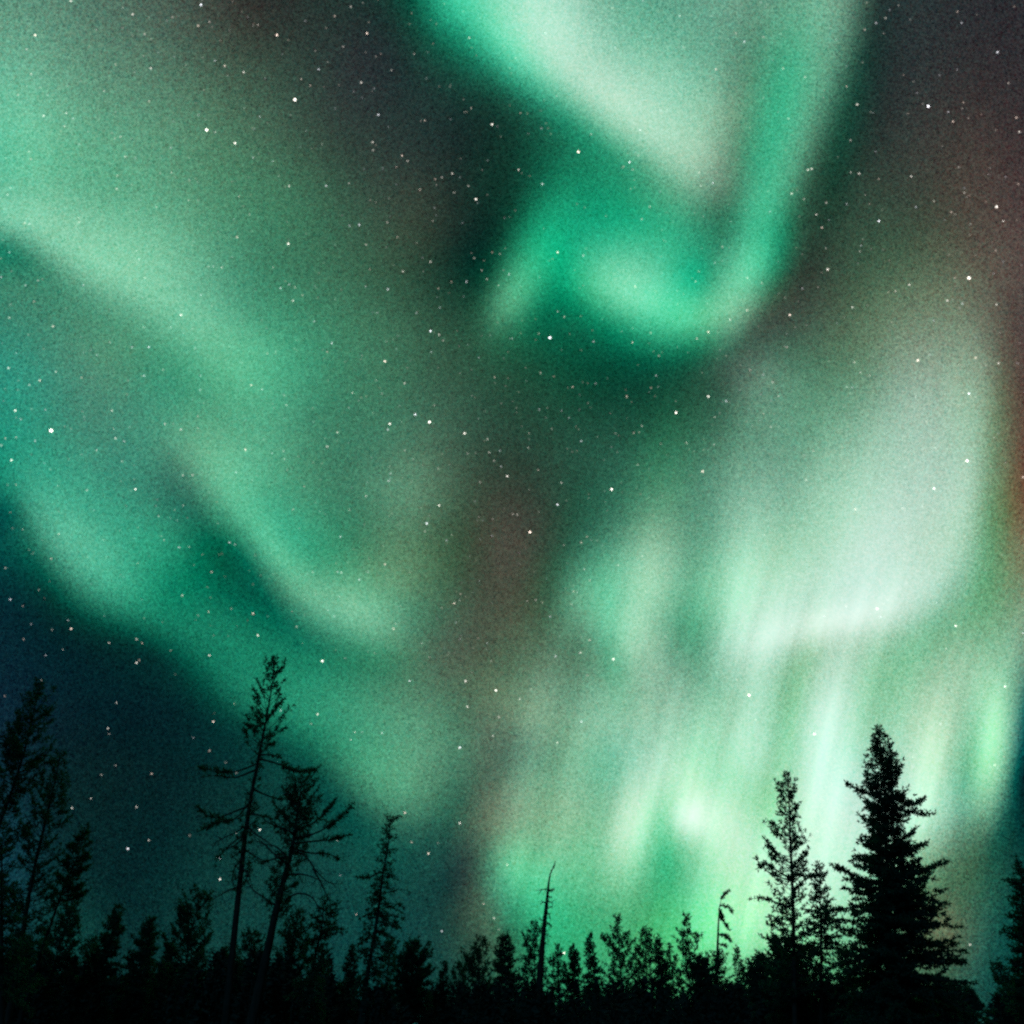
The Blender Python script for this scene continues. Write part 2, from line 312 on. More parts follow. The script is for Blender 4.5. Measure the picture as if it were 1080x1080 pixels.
class Geo:
    """collects triangles as numpy blocks and links them as ONE mesh object"""

    def __init__(self):
        self.v, self.t, self.n = [], [], 0

    def add(self, v, t):
        v = np.asarray(v, float).reshape(-1, 3)
        self.v.append(v)
        self.t.append(np.asarray(t, int).reshape(-1, 3) + self.n)
        self.n += len(v)

    def tube(self, pts, rad, sides=6, knots=0.0, rng=None):
        pts = np.asarray(pts, float)
        n = len(pts)
        rad = np.asarray(rad, float) * np.ones(n)
        tg = np.gradient(pts, axis=0)
        tg /= np.linalg.norm(tg, axis=1, keepdims=True) + 1e-9
        ref = np.where(np.abs(tg[:, 2:3]) > 0.9, np.array([[1.0, 0, 0]]), np.array([[0, 0, 1.0]]))
        a = np.cross(tg, ref)
        a /= np.linalg.norm(a, axis=1, keepdims=True) + 1e-9
        b = np.cross(tg, a)
        th = np.arange(sides) / sides * 2 * math.pi
        rr = rad[:, None] * np.ones((n, sides))
        if knots and rng is not None:
            rr = rr * (1 + knots * rng.standard_normal((n, sides)))
        ring = pts[:, None] + rr[..., None] * (np.cos(th)[None, :, None] * a[:, None] + np.sin(th)[None, :, None] * b[:, None])
        i = np.arange(n - 1)[:, None] * sides
        j = np.arange(sides)[None]
        j2 = (j + 1) % sides
        q = [(i + j).ravel(), (i + j2).ravel(), (i + sides + j2).ravel(), (i + sides + j).ravel()]
        t = np.concatenate([np.stack([q[0], q[1], q[2]], 1), np.stack([q[0], q[2], q[3]], 1)])
        cap0 = np.stack([np.zeros(sides - 2, int), np.arange(2, sides), np.arange(1, sides - 1)], 1)
        cap1 = (n - 1) * sides + cap0[:, [0, 2, 1]]
        self.add(ring.reshape(-1, 3), np.concatenate([t, cap0, cap1]))

    def blades(self, p, d, ln, wd, rng):
        """many needle sprays: slim leaf shapes of four corners from p along d"""
        n = len(p)
        if not n:
            return
        s = np.cross(d, rng.standard_normal((n, 3)))
        s /= np.linalg.norm(s, axis=1, keepdims=True) + 1e-9
        m = p + d * (ln * 0.45)[:, None]
        v = np.stack([p, m + s * (wd * 0.5)[:, None], p + d * ln[:, None], m - s * (wd * 0.5)[:, None]], 1).reshape(-1, 3)
        b = np.arange(n)[:, None] * 4
        self.add(v, np.concatenate([b + np.array([[0, 1, 2]]), b + np.array([[0, 2, 3]])]))

    def build(self, name, material, parent=None):
        v = np.concatenate(self.v).astype(np.float32)
        t = np.concatenate(self.t).astype(np.int32)
        me = bpy.data.meshes.new(name)
        me.vertices.add(len(v))
        me.vertices.foreach_set('co', v.ravel())
        me.loops.add(t.size)
        me.loops.foreach_set('vertex_index', t.ravel())
        me.polygons.add(len(t))
        me.polygons.foreach_set('loop_start', np.arange(0, t.size, 3, dtype=np.int32))
        me.update(calc_edges=True)
        me.materials.append(material)
        o = bpy.data.objects.new(name, me)
        C.objects.link(o)
        if parent:
            o.parent = parent
        return o


def tag(o, label=None, cat=None, group=None, kind=None):
    for k_, v_ in (('label', label), ('category', cat), ('group', group), ('kind', kind)):
        if v_:
            o[k_] = v_
    return o


def at(px, py, y):
    """the point of the standing plane Y = y seen at a photo position; also metres per photo pixel there"""
    u, v = (px - 540) / 916.0, (540 - py) / 916.0
    yd = math.cos(PITCH) - v * math.sin(PITCH)
    return np.array([y * u / yd, y, CAM_H + y * (math.sin(PITCH) + v * math.cos(PITCH)) / yd]), y / yd / 916.0


def unit(a):
    return a / (np.linalg.norm(a, axis=-1, keepdims=True) + 1e-9)


def along(pts, s):
    """points at fractions s (0..1) of a polyline's length, and the directions there"""
    pts = np.asarray(pts, float)
    L = np.concatenate([[0], np.cumsum(np.linalg.norm(np.diff(pts, axis=0), axis=1))])
    x = np.asarray(s) * L[-1]
    p = np.stack([np.interp(x, L, pts[:, i]) for i in range(3)], -1)
    e = 0.02 * L[-1]
    q = np.stack([np.interp(np.minimum(x + e, L[-1]), L, pts[:, i]) - np.interp(np.maximum(x - e, 0), L, pts[:, i]) for i in range(3)], -1)
    return p, unit(q)


def smooth(pts, n):
    """resample a polyline with soft corners"""
    pts = np.asarray(pts, float)
    for _ in range(2):
        a = pts[:-1] * 0.75 + pts[1:] * 0.25
        b = pts[:-1] * 0.25 + pts[1:] * 0.75
        pts = np.concatenate([pts[:1], np.stack([a, b], 1).reshape(-1, 3), pts[-1:]])
    return along(pts, np.linspace(0, 1, n))[0]


def spray(geo, line, s0, s1, twig_len, per_m, leaf, width, rng, up=0.15, flat=0.5, keep=1.0):
    """twigs with needle sprays along the part s0..s1 of a branch line; leaves go to geo"""
    line = np.asarray(line, float)
    L = np.linalg.norm(np.diff(line, axis=0), axis=1).sum()
    nt_ = max(3, int(L * (s1 - s0) * per_m * 1.9))
    s = np.sort(rng.uniform(s0, s1, nt_))
    p, d = along(line, s)
    side = unit(np.cross(d, np.array([0, 0, 1.0])) + 1e-6)
    sg = np.where(rng.random(nt_) < 0.5, -1.0, 1.0)[:, None]
    td = unit(d * rng.uniform(0.4, 1.0, (nt_, 1)) + side * sg * rng.uniform(0.3, 1.1, (nt_, 1))
              + np.array([0, 0, 1.0]) * (up + (1 - flat) * rng.normal(0, 0.55, (nt_, 1))))
    tl = twig_len * rng.uniform(0.45, 1.1, nt_) * (1.15 - 0.6 * (s - s0) / max(1e-6, s1 - s0))
    ok = rng.random(nt_) < keep
    p, td, tl = p[ok], td[ok], tl[ok]
    if not len(p):
        return
    m = np.maximum(3, (tl / (leaf * 0.145)).astype(int))
    idx = np.repeat(np.arange(len(p)), m)
    f = rng.uniform(0.0, 1.0, len(idx))
    bp = p[idx] + td[idx] * (tl[idx] * f)[:, None]
    bd = unit(td[idx] * 0.8 + rng.normal(0, 0.55, (len(idx), 3)))
    geo.blades(bp, bd, leaf * rng.uniform(0.6, 1.25, len(idx)), 0.95 * width * rng.uniform(0.7, 1.3, len(idx)), rng)


STYLE = {  # branch angle top, mid, bottom (degrees), bend at the tip, clumps at tips, bare inner part
    'spruce': dict(a=(48, 4, -22), tip=0.20, s0=0.10, flat=0.75, up=0.0),
    'pine': dict(a=(55, 22, 2), tip=0.45, s0=0.45, flat=0.35, up=0.25),
    'shaggy': dict(a=(40, 2, -35), tip=-0.15, s0=0.20, flat=0.45, up=-0.1),
}


def crown(geo, wood, trunk, prof, style, n, leaf, width, per_m, rng, keep=1.0, twig=0.32, ragged=0.35, depth=0.85, top=None, s0=None):
    """branches round a trunk line.  prof rows: height z, reach to the left (-x), reach to the right (+x), in metres"""
    st = STYLE[style]
    prof = np.array(sorted(prof), float)
    z0, z1 = prof[0, 0], prof[-1, 0]
    tz = trunk[:, 2]
    o = np.argsort(tz)
    n = int(n * 1.5)
    zs = z0 + (z1 - z0) * (np.arange(n) + rng.random(n)) / n
    for z in zs:
        lw, rw_ = np.interp(z, prof[:, 0], prof[:, 1]), np.interp(z, prof[:, 0], prof[:, 2])
        ph = rng.uniform(0, 2 * math.pi)
        cx = math.cos(ph)
        side = rw_ if cx > 0 else lw
        reach = math.hypot(side * cx, depth * 0.5 * (lw + rw_) * math.sin(ph))
        reach *= 1.0 - ragged * rng.random() ** 1.4
        if rng.random() < 0.06:
            reach *= 1.18
        if reach < 0.05:
            continue
        h = (z - z0) / (z1 - z0)
        ang = np.interp(h, (0, 0.55, 1), (st['a'][2], st['a'][1], st['a'][0])) + rng.normal(0, 9)
        c, s_ = math.cos(R(ang)), math.sin(R(ang))
        base = np.array([np.interp(z, tz[o], trunk[o, i]) for i in (0, 1, 2)])
        base[2] = z - reach * s_ * 0.75                          # branch tips land at height z
        base[2] = max(base[2], 0.15)
        base[:2] = [np.interp(base[2], tz[o], trunk[o, i]) for i in (0, 1)]
        q = np.linspace(0, 1, 6)
        wob = rng.normal(0, 0.035 * reach, (6, 3)) * q[:, None]
        line = base + reach * np.stack([np.cos(ph) * q, np.sin(ph) * q, q * s_ / max(c, 0.35) + st['tip'] * (q ** 2 - q * 0.6)], 1) + wob
        wood.tube(line, np.linspace(0.012 + 0.010 * reach, 0.004, 6), 3)
        tl = twig * (0.35 + 0.65 * min(1.0, reach / 1.2))
        kh = keep if top is None else np.interp(h, (0, 0.45, 0.75), (1.0, keep, top))
        kp = kh * rng.uniform(0.5, 1.0) if kh < 1 else 1.0
        spray(geo, line, (st['s0'] if s0 is None else s0) * rng.uniform(0.5, 1.2), 1.0, tl, per_m, leaf, width, rng, st['up'], st['flat'], kp)


def make_tree(name, label, y, trunk_px, prof_px, style='spruce', n=120, leaf=0.16, width=0.045, per_m=14, keep=1.0,
              twig=0.32, ragged=0.35, trunk_w=6.0, boughs=(), bare=(), group=None, seed=1, needles=None, fork=None, cat='tree', top=None, s0=None):
    """one tree with its own trunk line and outline: an Empty at the foot > trunk, crown, limbs"""
    rng = np.random.default_rng(seed)
    pts = [at(a, b, y)[0] for a, b in trunk_px]
    while pts[-1][2] > 0.01:                                       # carry the stem on down to the ground
        a, b = pts[-2], pts[-1]
        d = (b - a)
        d = d / abs(d[2])
        pts.append(b + d * b[2] if d[2] < 0 else b + np.array([0, 0, -b[2]]))
    pts = np.array(pts)
    pts[1:-1, 1] += rng.normal(0, 0.06, len(pts) - 2)
    foot = pts[-1].copy()
    foot[2] = 0
    line = smooth(pts, 26) - foot
    mpp = at(*trunk_px[-1], y)[1]
    root = bpy.data.objects.new(name, None)
    root.empty_display_size = 0.5
    C.objects.link(root)
    root.location = foot
    tag(root, label, cat, group)
    wood, green = Geo(), Geo()
    h = line[:, 2] / line[0, 2]
    wood.tube(line, mpp * trunk_w * 0.5 * (0.05 + 0.95 * (1 - h) ** 0.9) + 0.006 + 0.03 * np.exp(-line[:, 2] / 0.4), 9, 0.05, rng)
    if fork is not None:                                             # a second leader
        fl = smooth([at(a, b, y)[0] - foot for a, b in fork], 10)
        wood.tube(fl, np.linspace(0.025, 0.06, 10), 6)
    if prof_px:
        prof = []
        for (py, lw, rw_) in prof_px:
            p, m = at(540, py, y)
            prof.append((p[2], lw * m, rw_ * m))
        crown(green, wood, line[::-1], prof, style, n, leaf, width, per_m, rng, keep, twig, ragged, 0.85, top, s0)
    for b in boughs:                                                 # a leafy bough drawn out singly
        bl = smooth([at(a, c, y)[0] - foot + np.array([0, dy, 0]) for (a, c), dy in zip(b['pts'], np.linspace(0, b.get('dy', 0), len(b['pts'])))], 9)
        wood.tube(bl, np.linspace(b.get('r', 0.05), 0.008, 9), 4)
        spray(green, bl, b.get('s0', 0.5), 1.0, b.get('twig', twig), b.get('per_m', per_m), leaf, width, rng, 0.12, 0.35, b.get('keep', 1.0))
    wood.build('trunk', BARK if style != 'snag' else DEADWOOD, root)
    for b in bare:                                                   # dead limbs without needles
        g = Geo()
        bl = smooth([at(a, c, y)[0] - foot + np.array([0, dy, 0]) for (a, c), dy in zip(b, np.linspace(0, rng.normal(0, 0.5), len(b)))], 12)
        g.tube(bl, np.linspace(0.045, 0.012, 12), 5)
        s = rng.uniform(0.25, 0.98, 9)
        p, d = along(bl, s)
        for pp, dd in zip(p, d):
            e = unit(dd * 0.6 + rng.normal(0, 0.7, 3))
            L = rng.uniform(0.15, 0.5)
            g.tube([pp, pp + e * L * 0.5 + rng.normal(0, 0.03, 3), pp + e * L + np.array([0, 0, -0.05])], [0.014, 0.010, 0.006], 3)
        g.build('limb', DEADWOOD, root)
    if green.n:
        green.build('crown', needles or (SPRUCE if style == 'spruce' else PINE), root)
    return root


# ------------------------------------------------------------------ ground
rng = np.random.default_rng(5)
edges = np.concatenate([-np.geomspace(6000, 4, 40), [0], np.geomspace(4, 6000, 40)])
gx, gy = np.meshgrid(edges, edges, indexing='ij')
rr_ = np.hypot(gx, gy)
gz = -0.10 + 0.05 * np.sin(gx * 0.31) * np.cos(gy * 0.27) - 0.0 * rr_
nn = len(edges)
ii = (np.arange(nn - 1)[:, None] * nn + np.arange(nn - 1)[None]).ravel()
G = Geo()
G.add(np.stack([gx, gy, gz], -1).reshape(-1, 3), np.concatenate([np.stack([ii, ii + nn, ii + nn + 1], 1), np.stack([ii, ii + nn + 1, ii + 1], 1)]))
tag(G.build('ground', HEATH), 'dark heath ground under the forest', 'ground', kind='structure')

# ------------------------------------------------------------------ trees
# the tall thin pine left of centre, with whorls of tufts on top and long sagging boughs below
make_tree('pine_tree', 'tallest thin pine on the left, with a tufted narrow top and long bare stem', 40,
          [(290, 697), (288, 715), (283, 745), (274, 790), (262, 855), (253, 930), (245, 1008)],
          [(696, 3, 3), (702, 8, 6), (712, 13, 15), (722, 10, 14), (728, 22, 27), (736, 12, 14), (745, 26, 22), (752, 14, 14), (759, 32, 32), (770, 20, 28), (779, 30, 22), (788, 26, 16), (794, 8, 8), (815, 6, 6), (845, 9, 8), (870, 14, 12), (900, 10, 14), (935, 8, 9), (945, 3, 3)],
          'pine', 120, 0.15, 0.055, 16, 0.85, 0.24, 0.45, 8.5, seed=11, s0=0.55,
          boughs=[dict(pts=[(271, 805), (250, 813), (230, 812), (207, 806)], s0=0.4, per_m=16, twig=.36, dy=.6),
                  dict(pts=[(269, 812), (250, 824), (235, 822), (222, 826)], s0=0.4, per_m=6, twig=.22, dy=-1.2),
                  dict(pts=[(272, 800), (292, 804), (308, 812), (322, 812), (333, 807)], s0=0.35, per_m=18, twig=.38, dy=.5),
                  dict(pts=[(273, 796), (290, 799), (303, 806)], s0=0.3, per_m=8, dy=-1.),
                  dict(pts=[(264, 845), (245, 866), (226, 863), (205, 873)], s0=0.35, per_m=15, twig=.34, dy=.8),
                  dict(pts=[(266, 832), (280, 838), (294, 842), (304, 838)], s0=0.45, per_m=9, twig=.26, dy=.5),
                  dict(pts=[(258, 880), (243, 888), (230, 900), (220, 912)], s0=0.45, per_m=7, twig=.24, dy=.6),
                  dict(pts=[(263, 850), (247, 858), (230, 868), (214, 856)], s0=0.5, per_m=14, twig=.32, dy=-.8),
                  dict(pts=[(262, 858), (276, 861), (290, 866), (298, 868)], s0=0.4, per_m=6, dy=-.7)],
          bare=[[(262, 868), (250, 878), (236, 884), (224, 892)], [(257, 895), (268, 903), (280, 908)], [(252, 935), (242, 941), (232, 950)], [(261, 872), (272, 882), (284, 888), (290, 898)], [(258, 905), (246, 912), (240, 925), (243, 935)],
                [(260, 880), (248, 892), (238, 896)], [(255, 915), (264, 922), (270, 936)]])
# its darker, thicker neighbour with upswept arms
make_tree('pine_tree', 'thick dark pine with a flat bushy crown and crooked dead limbs below it', 38,
          [(318, 826), (315, 850), (309, 890), (300, 925), (292, 955), (281, 1005)],
          [(823, 5, 4), (828, 16, 14), (836, 20, 20), (848, 22, 24), (858, 22, 26), (868, 24, 22), (878, 22, 20), (888, 16, 18), (900, 14, 20), (920, 18, 20), (945, 16, 22), (965, 10, 14), (972, 4, 5)],
          'pine', 130, 0.15, 0.05, 11, 0.78, 0.32, 0.40, 13, seed=12,
          boughs=[dict(pts=[(313, 876), (328, 868), (342, 854), (350, 838)], s0=0.3, per_m=16, twig=.35, dy=.8),
                  dict(pts=[(312, 884), (335, 880), (356, 868), (373, 852)], s0=0.45, per_m=17, twig=.36, dy=-.5),
                  dict(pts=[(311, 890), (330, 886), (350, 884), (366, 878)], s0=0.45, per_m=14, twig=.32, dy=.6),
                  dict(pts=[(313, 872), (300, 862), (290, 850), (285, 842)], s0=0.35, per_m=12, twig=.3, dy=.7),
                  dict(pts=[(309, 895), (328, 900), (345, 898), (358, 905)], s0=0.45, per_m=9, twig=.28, dy=.5),
                  dict(pts=[(306, 905), (292, 905), (280, 912), (270, 908)], s0=0.45, per_m=8, twig=.26, dy=-.5),
                  dict(pts=[(312, 880), (298, 874), (288, 872), (280, 866)], s0=0.4, per_m=8, twig=.26, dy=-.8)],
          bare=[[(309, 898), (322, 901), (332, 918), (345, 931), (358, 931)], [(306, 922), (322, 922), (340, 930)],
                [(300, 950), (314, 941), (330, 945), (338, 960), (342, 973)], [(304, 912), (290, 902), (275, 886), (266, 882)],
                [(292, 956), (277, 946), (263, 937), (255, 921)], [(303, 905), (292, 892), (282, 893), (272, 888)],
                [(330, 916), (337, 930), (343, 946)]])
make_tree('pine_tree', 'short scraggly pine with sparse drooping twigs beneath the thick dark pine', 41,
          [(342, 948), (339, 980), (333, 1008), (326, 1045)],
          [(945, 4, 5), (952, 10, 14), (965, 8, 22), (975, 28, 22), (982, 26, 28), (992, 12, 20), (1004, 26, 14), (1020, 20, 22), (1045, 24, 24), (1075, 22, 22)],
          'shaggy', 80, 0.15, 0.055, 12, 0.85, 0.30, 0.45, 6, seed=13)
make_tree('spruce_tree', 'thin lanky spruce with a drooping skirt and one bough sticking out left', 42,
          [(412, 859), (410, 890), (404, 920), (399, 965), (392, 1005), (386, 1040)],
          [(859, 3, 5), (866, 9, 7), (876, 9, 8), (888, 10, 11), (902, 7, 15), (918, 9, 18), (930, 9, 22), (942, 12, 28), (956, 17, 32), (972, 20, 30), (990, 22, 26), (1020, 20, 22), (1060, 20, 20)],
          'shaggy', 130, 0.14, 0.05, 12, 0.8, 0.26, 0.45, 6, seed=14,
          boughs=[dict(pts=[(404, 920), (396, 921), (388, 926), (376, 924)], s0=0.4, per_m=16, twig=.22, dy=.3),
                  dict(pts=[(411, 866), (416, 864), (423, 860)], s0=0.3, per_m=10, twig=.15)])
# the group at the left edge
make_tree('pine_tree', 'tall dark pine at the left edge, its pointed bushy head the highest there', 36,
          [(42, 721), (37, 752), (28, 788), (13, 832), (0, 868), (-14, 905)],
          [(721, 2, 2), (729, 6, 5), (737, 10, 9), (746, 17, 15), (755, 19, 19), (764, 25, 22), (774, 26, 18), (786, 30, 24), (798, 30, 34), (812, 30, 34), (825, 22, 34), (840, 26, 30), (855, 24, 20), (872, 20, 26), (900, 24, 30), (950, 30, 30)],
          'pine', 150, 0.15, 0.05, 13, 0.9, 0.30, 0.4, 7, seed=15)
make_tree('pine_tree', 'leaning pine with an open lower crown, between the two others at the left edge', 37,
          [(64, 793), (58, 828), (46, 872), (34, 920), (23, 985), (15, 1030)],
          [(793, 2, 3), (802, 7, 5), (812, 13, 7), (825, 18, 12), (840, 24, 16), (855, 28, 20), (866, 20, 30), (880, 30, 16), (900, 24, 26), (925, 20, 20), (945, 24, 30), (975, 26, 26), (1010, 30, 34), (1050, 34, 36)],
          'pine', 130, 0.15, 0.05, 12, 0.85, 0.30, 0.4, 7, seed=16)
make_tree('pine_tree', 'small leaning pine with a mop of needles on a bare stem, by the left edge', 39,
          [(90, 877), (81, 905), (67, 935), (55, 972), (46, 1000)],
          [(877, 4, 5), (886, 9, 7), (898, 12, 12), (908, 14, 16), (920, 18, 20), (930, 12, 22), (940, 14, 30), (947, 6, 32), (952, 3, 22), (960, 5, 8)],
          'pine', 70, 0.15, 0.05, 14, 1.0, 0.28, 0.35, 5, seed=17)
make_tree('spruce_tree', 'broad dark spruce cut off by the left edge, lower than the three pines there', 34,
          [(2, 884), (2, 960), (2, 1040)], [(884, 3, 3), (900, 14, 12), (930, 20, 18), (960, 26, 26), (1000, 34, 34), (1060, 44, 44)],
          'spruce', 80, 0.16, 0.05, 10, 0.7, 0.32, 0.4, 8, seed=18)
# the big pair on the right
make_tree('spruce_tree', 'largest dense spruce on the right, two-headed, with its broad black skirt', 36,
          [(927, 768), (931, 800), (934, 850), (935, 905), (936, 970), (937, 1040)],
          [(767, 2, 2), (773, 6, 4), (783, 9, 12), (793, 11, 18), (803, 15, 20), (815, 21, 24), (824, 18, 22), (836, 24, 20), (842, 22, 34), (850, 30, 34), (858, 28, 38), (866, 28, 30), (876, 26, 32),
           (886, 35, 38), (895, 36, 46), (905, 42, 52), (915, 36, 50), (928, 46, 54), (940, 50, 58), (952, 50, 60), (965, 56, 60), (980, 62, 66), (993, 58, 74), (1010, 58, 74), (1030, 62, 80), (1060, 68, 90), (1100, 72, 96)],
          'spruce', 360, 0.16, 0.058, 11, 0.88, 0.38, 0.42, 8, seed=25, top=0.64,
          fork=[(936, 775), (940, 800), (942, 850), (943, 905), (944, 985)],
          boughs=[dict(pts=[(933, 838), (918, 836), (906, 832), (896, 823)], s0=0.35, per_m=20, twig=.30, dy=.4),
                  dict(pts=[(936, 840), (952, 845), (966, 848), (978, 841)], s0=0.25, per_m=26, twig=.28, dy=.3),
                  dict(pts=[(936, 850), (955, 858), (968, 862), (977, 862)], s0=0.4, per_m=16, twig=.24, dy=-.8),
                  dict(pts=[(934, 945), (912, 938), (893, 922), (876, 915)], s0=0.3, per_m=20, twig=.34, dy=-.4),
                  dict(pts=[(934, 960), (905, 955), (885, 958), (872, 962)], s0=0.4, per_m=16, twig=.34, dy=.8),
                  dict(pts=[(938, 985), (970, 990), (995, 998), (1014, 994)], s0=0.3, per_m=24, twig=.34, dy=.6),
                  dict(pts=[(938, 930), (962, 922), (978, 918), (991, 911)], s0=0.3, per_m=24, twig=.32, dy=-.5),
                  dict(pts=[(938, 1005), (975, 1010), (1000, 1016), (1018, 1014)], s0=0.3, per_m=22, twig=.34, dy=.2)])
make_tree('spruce_tree', 'slim see-through spruce against the brightest glow, left of the largest spruce', 39,
          [(830, 815), (832, 850), (833, 887), (835, 930), (837, 991), (838, 1040)],
          [(814, 1.5, 1.5), (820, 3, 3), (828, 5, 6), (834, 14, 9), (842, 12, 14), (852, 13, 14), (860, 17, 14), (870, 20, 13), (877, 26, 14), (886, 20, 24), (896, 26, 22), (904, 32, 20), (912, 32, 22), (920, 36, 20), (928, 24, 16),
           (938, 18, 14), (946, 30, 14), (958, 22, 20), (968, 30, 24), (980, 28, 26), (992, 36, 30), (1010, 40, 34), (1050, 44, 40)],
          'pine', 160, 0.15, 0.055, 14, 0.72, 0.26, 0.40, 6, seed=22, needles=SPRUCE,
          boughs=[dict(pts=[(834, 957), (822, 953), (808, 946), (794, 947)], s0=0.4, per_m=14, twig=.2, dy=.3),
                  dict(pts=[(834, 925), (846, 922), (856, 924), (866, 921)], s0=0.4, per_m=12, twig=.2, dy=.5),
                  dict(pts=[(833, 926), (820, 920), (808, 910), (799, 916)], s0=0.5, per_m=16, twig=.22, dy=-.3)])
make_tree('spruce_tree', 'shorter ragged spruce with a dark knot at its tip, between the slim and largest spruces', 41,
          [(864, 911), (865, 940), (866, 990), (866, 1040)],
          [(910, 2, 2), (915, 5, 5), (921, 9, 10), (926, 12, 11), (934, 8, 9), (944, 13, 14), (954, 14, 18), (966, 20, 20), (980, 20, 22), (995, 24, 22), (1010, 20, 18), (1025, 14, 14), (1050, 22, 20)],
          'spruce', 110, 0.15, 0.055, 13, 0.85, 0.26, 0.40, 5, seed=23,
          boughs=[dict(pts=[(865, 924), (858, 924), (850, 927)], s0=0.1, per_m=20, twig=.16)])
make_tree('spruce_tree', 'dense dark spruce cut off by the right edge', 36,
          [(1077, 908), (1080, 960), (1083, 1040)],
          [(908, 2, 2), (915, 5, 6), (930, 14, 12), (938, 10, 14), (955, 14, 16), (972, 16, 22), (985, 22, 22), (1005, 18, 26), (1030, 26, 30), (1070, 32, 36)],
          'spruce', 130, 0.15, 0.05, 13, 0.9, 0.30, 0.45, 7, seed=24,
          boughs=[dict(pts=[(1078, 932), (1070, 931), (1061, 928)], s0=0.2, per_m=16, twig=.2),
                  dict(pts=[(1080, 985), (1068, 986), (1058, 982)], s0=0.2, per_m=18, twig=.24)])
# the two bare snags against the glow
make_tree('dead_tree', 'bare crooked snag with a bent tip against the green glow near the middle', 55,
          [(586, 908), (584, 914), (580, 921), (578, 938), (576, 958), (573, 985), (571, 1010)],
          [(960, 1, 2), (972, 3, 4), (985, 4, 6), (1000, 6, 6), (1030, 9, 9)],
          'snag' if False else 'shaggy', 46, 0.11, 0.045, 10, 0.9, 0.16, 0.45, 11, seed=31, cat='dead tree',
          boughs=[dict(pts=[(578, 940), (581, 939), (584, 938)], s0=0.1, per_m=26, twig=.14, r=.05), dict(pts=[(578, 945), (580, 946), (582, 947)], s0=0.2, per_m=14, twig=.1, r=.04),
                  dict(pts=[(576, 957), (579, 958), (582, 956)], s0=0.3, per_m=12, twig=.1, r=.04), dict(pts=[(575, 963), (579, 964), (580, 968)], s0=0.3, per_m=16, twig=.12, r=.04),
                  dict(pts=[(581, 918), (583, 916), (585, 913)], s0=0.1, per_m=16, twig=.08, r=.03), dict(pts=[(575, 975), (579, 974), (581, 977)], s0=0.2, per_m=20, twig=.14, r=.04)],
          bare=[[(578, 938), (574, 937), (570, 938)], [(576, 953), (573, 951), (571, 954)], [(575, 968), (572, 969), (570, 967)], [(577, 950), (581, 951), (583, 950)]])
make_tree('dead_tree', 'hook-topped snag with ragged clumps only on its right side, left of the slim spruce', 52,
          [(770, 940), (765, 942), (761, 947), (759, 955), (758, 970), (757, 990), (756, 1012)],
          [(1004, 5, 5), (1010, 10, 12), (1018, 13, 15), (1030, 15, 17), (1060, 18, 20)],
          'spruce', 60, 0.14, 0.055, 12, 0.9, 0.22, 0.3, 6, seed=32, cat='dead tree',
          boughs=[dict(pts=[(760, 948), (763, 944), (766, 941), (770, 939)], s0=0.1, per_m=26, twig=.16, r=.05), dict(pts=[(759, 955), (764, 955), (769, 957), (772, 962)], s0=0.25, per_m=26, twig=.18, r=.05),
                  dict(pts=[(758, 966), (761, 968), (764, 973), (768, 979)], s0=0.0, per_m=32, twig=.24, r=.05), dict(pts=[(758, 958), (760, 962), (762, 967)], s0=0.0, per_m=26, twig=.2, r=.04),
                  dict(pts=[(757, 985), (762, 986), (767, 988), (770, 992)], s0=0.1, per_m=30, twig=.25, r=.05), dict(pts=[(757, 995), (761, 996), (766, 998)], s0=0.2, per_m=24, twig=.18, r=.04)])

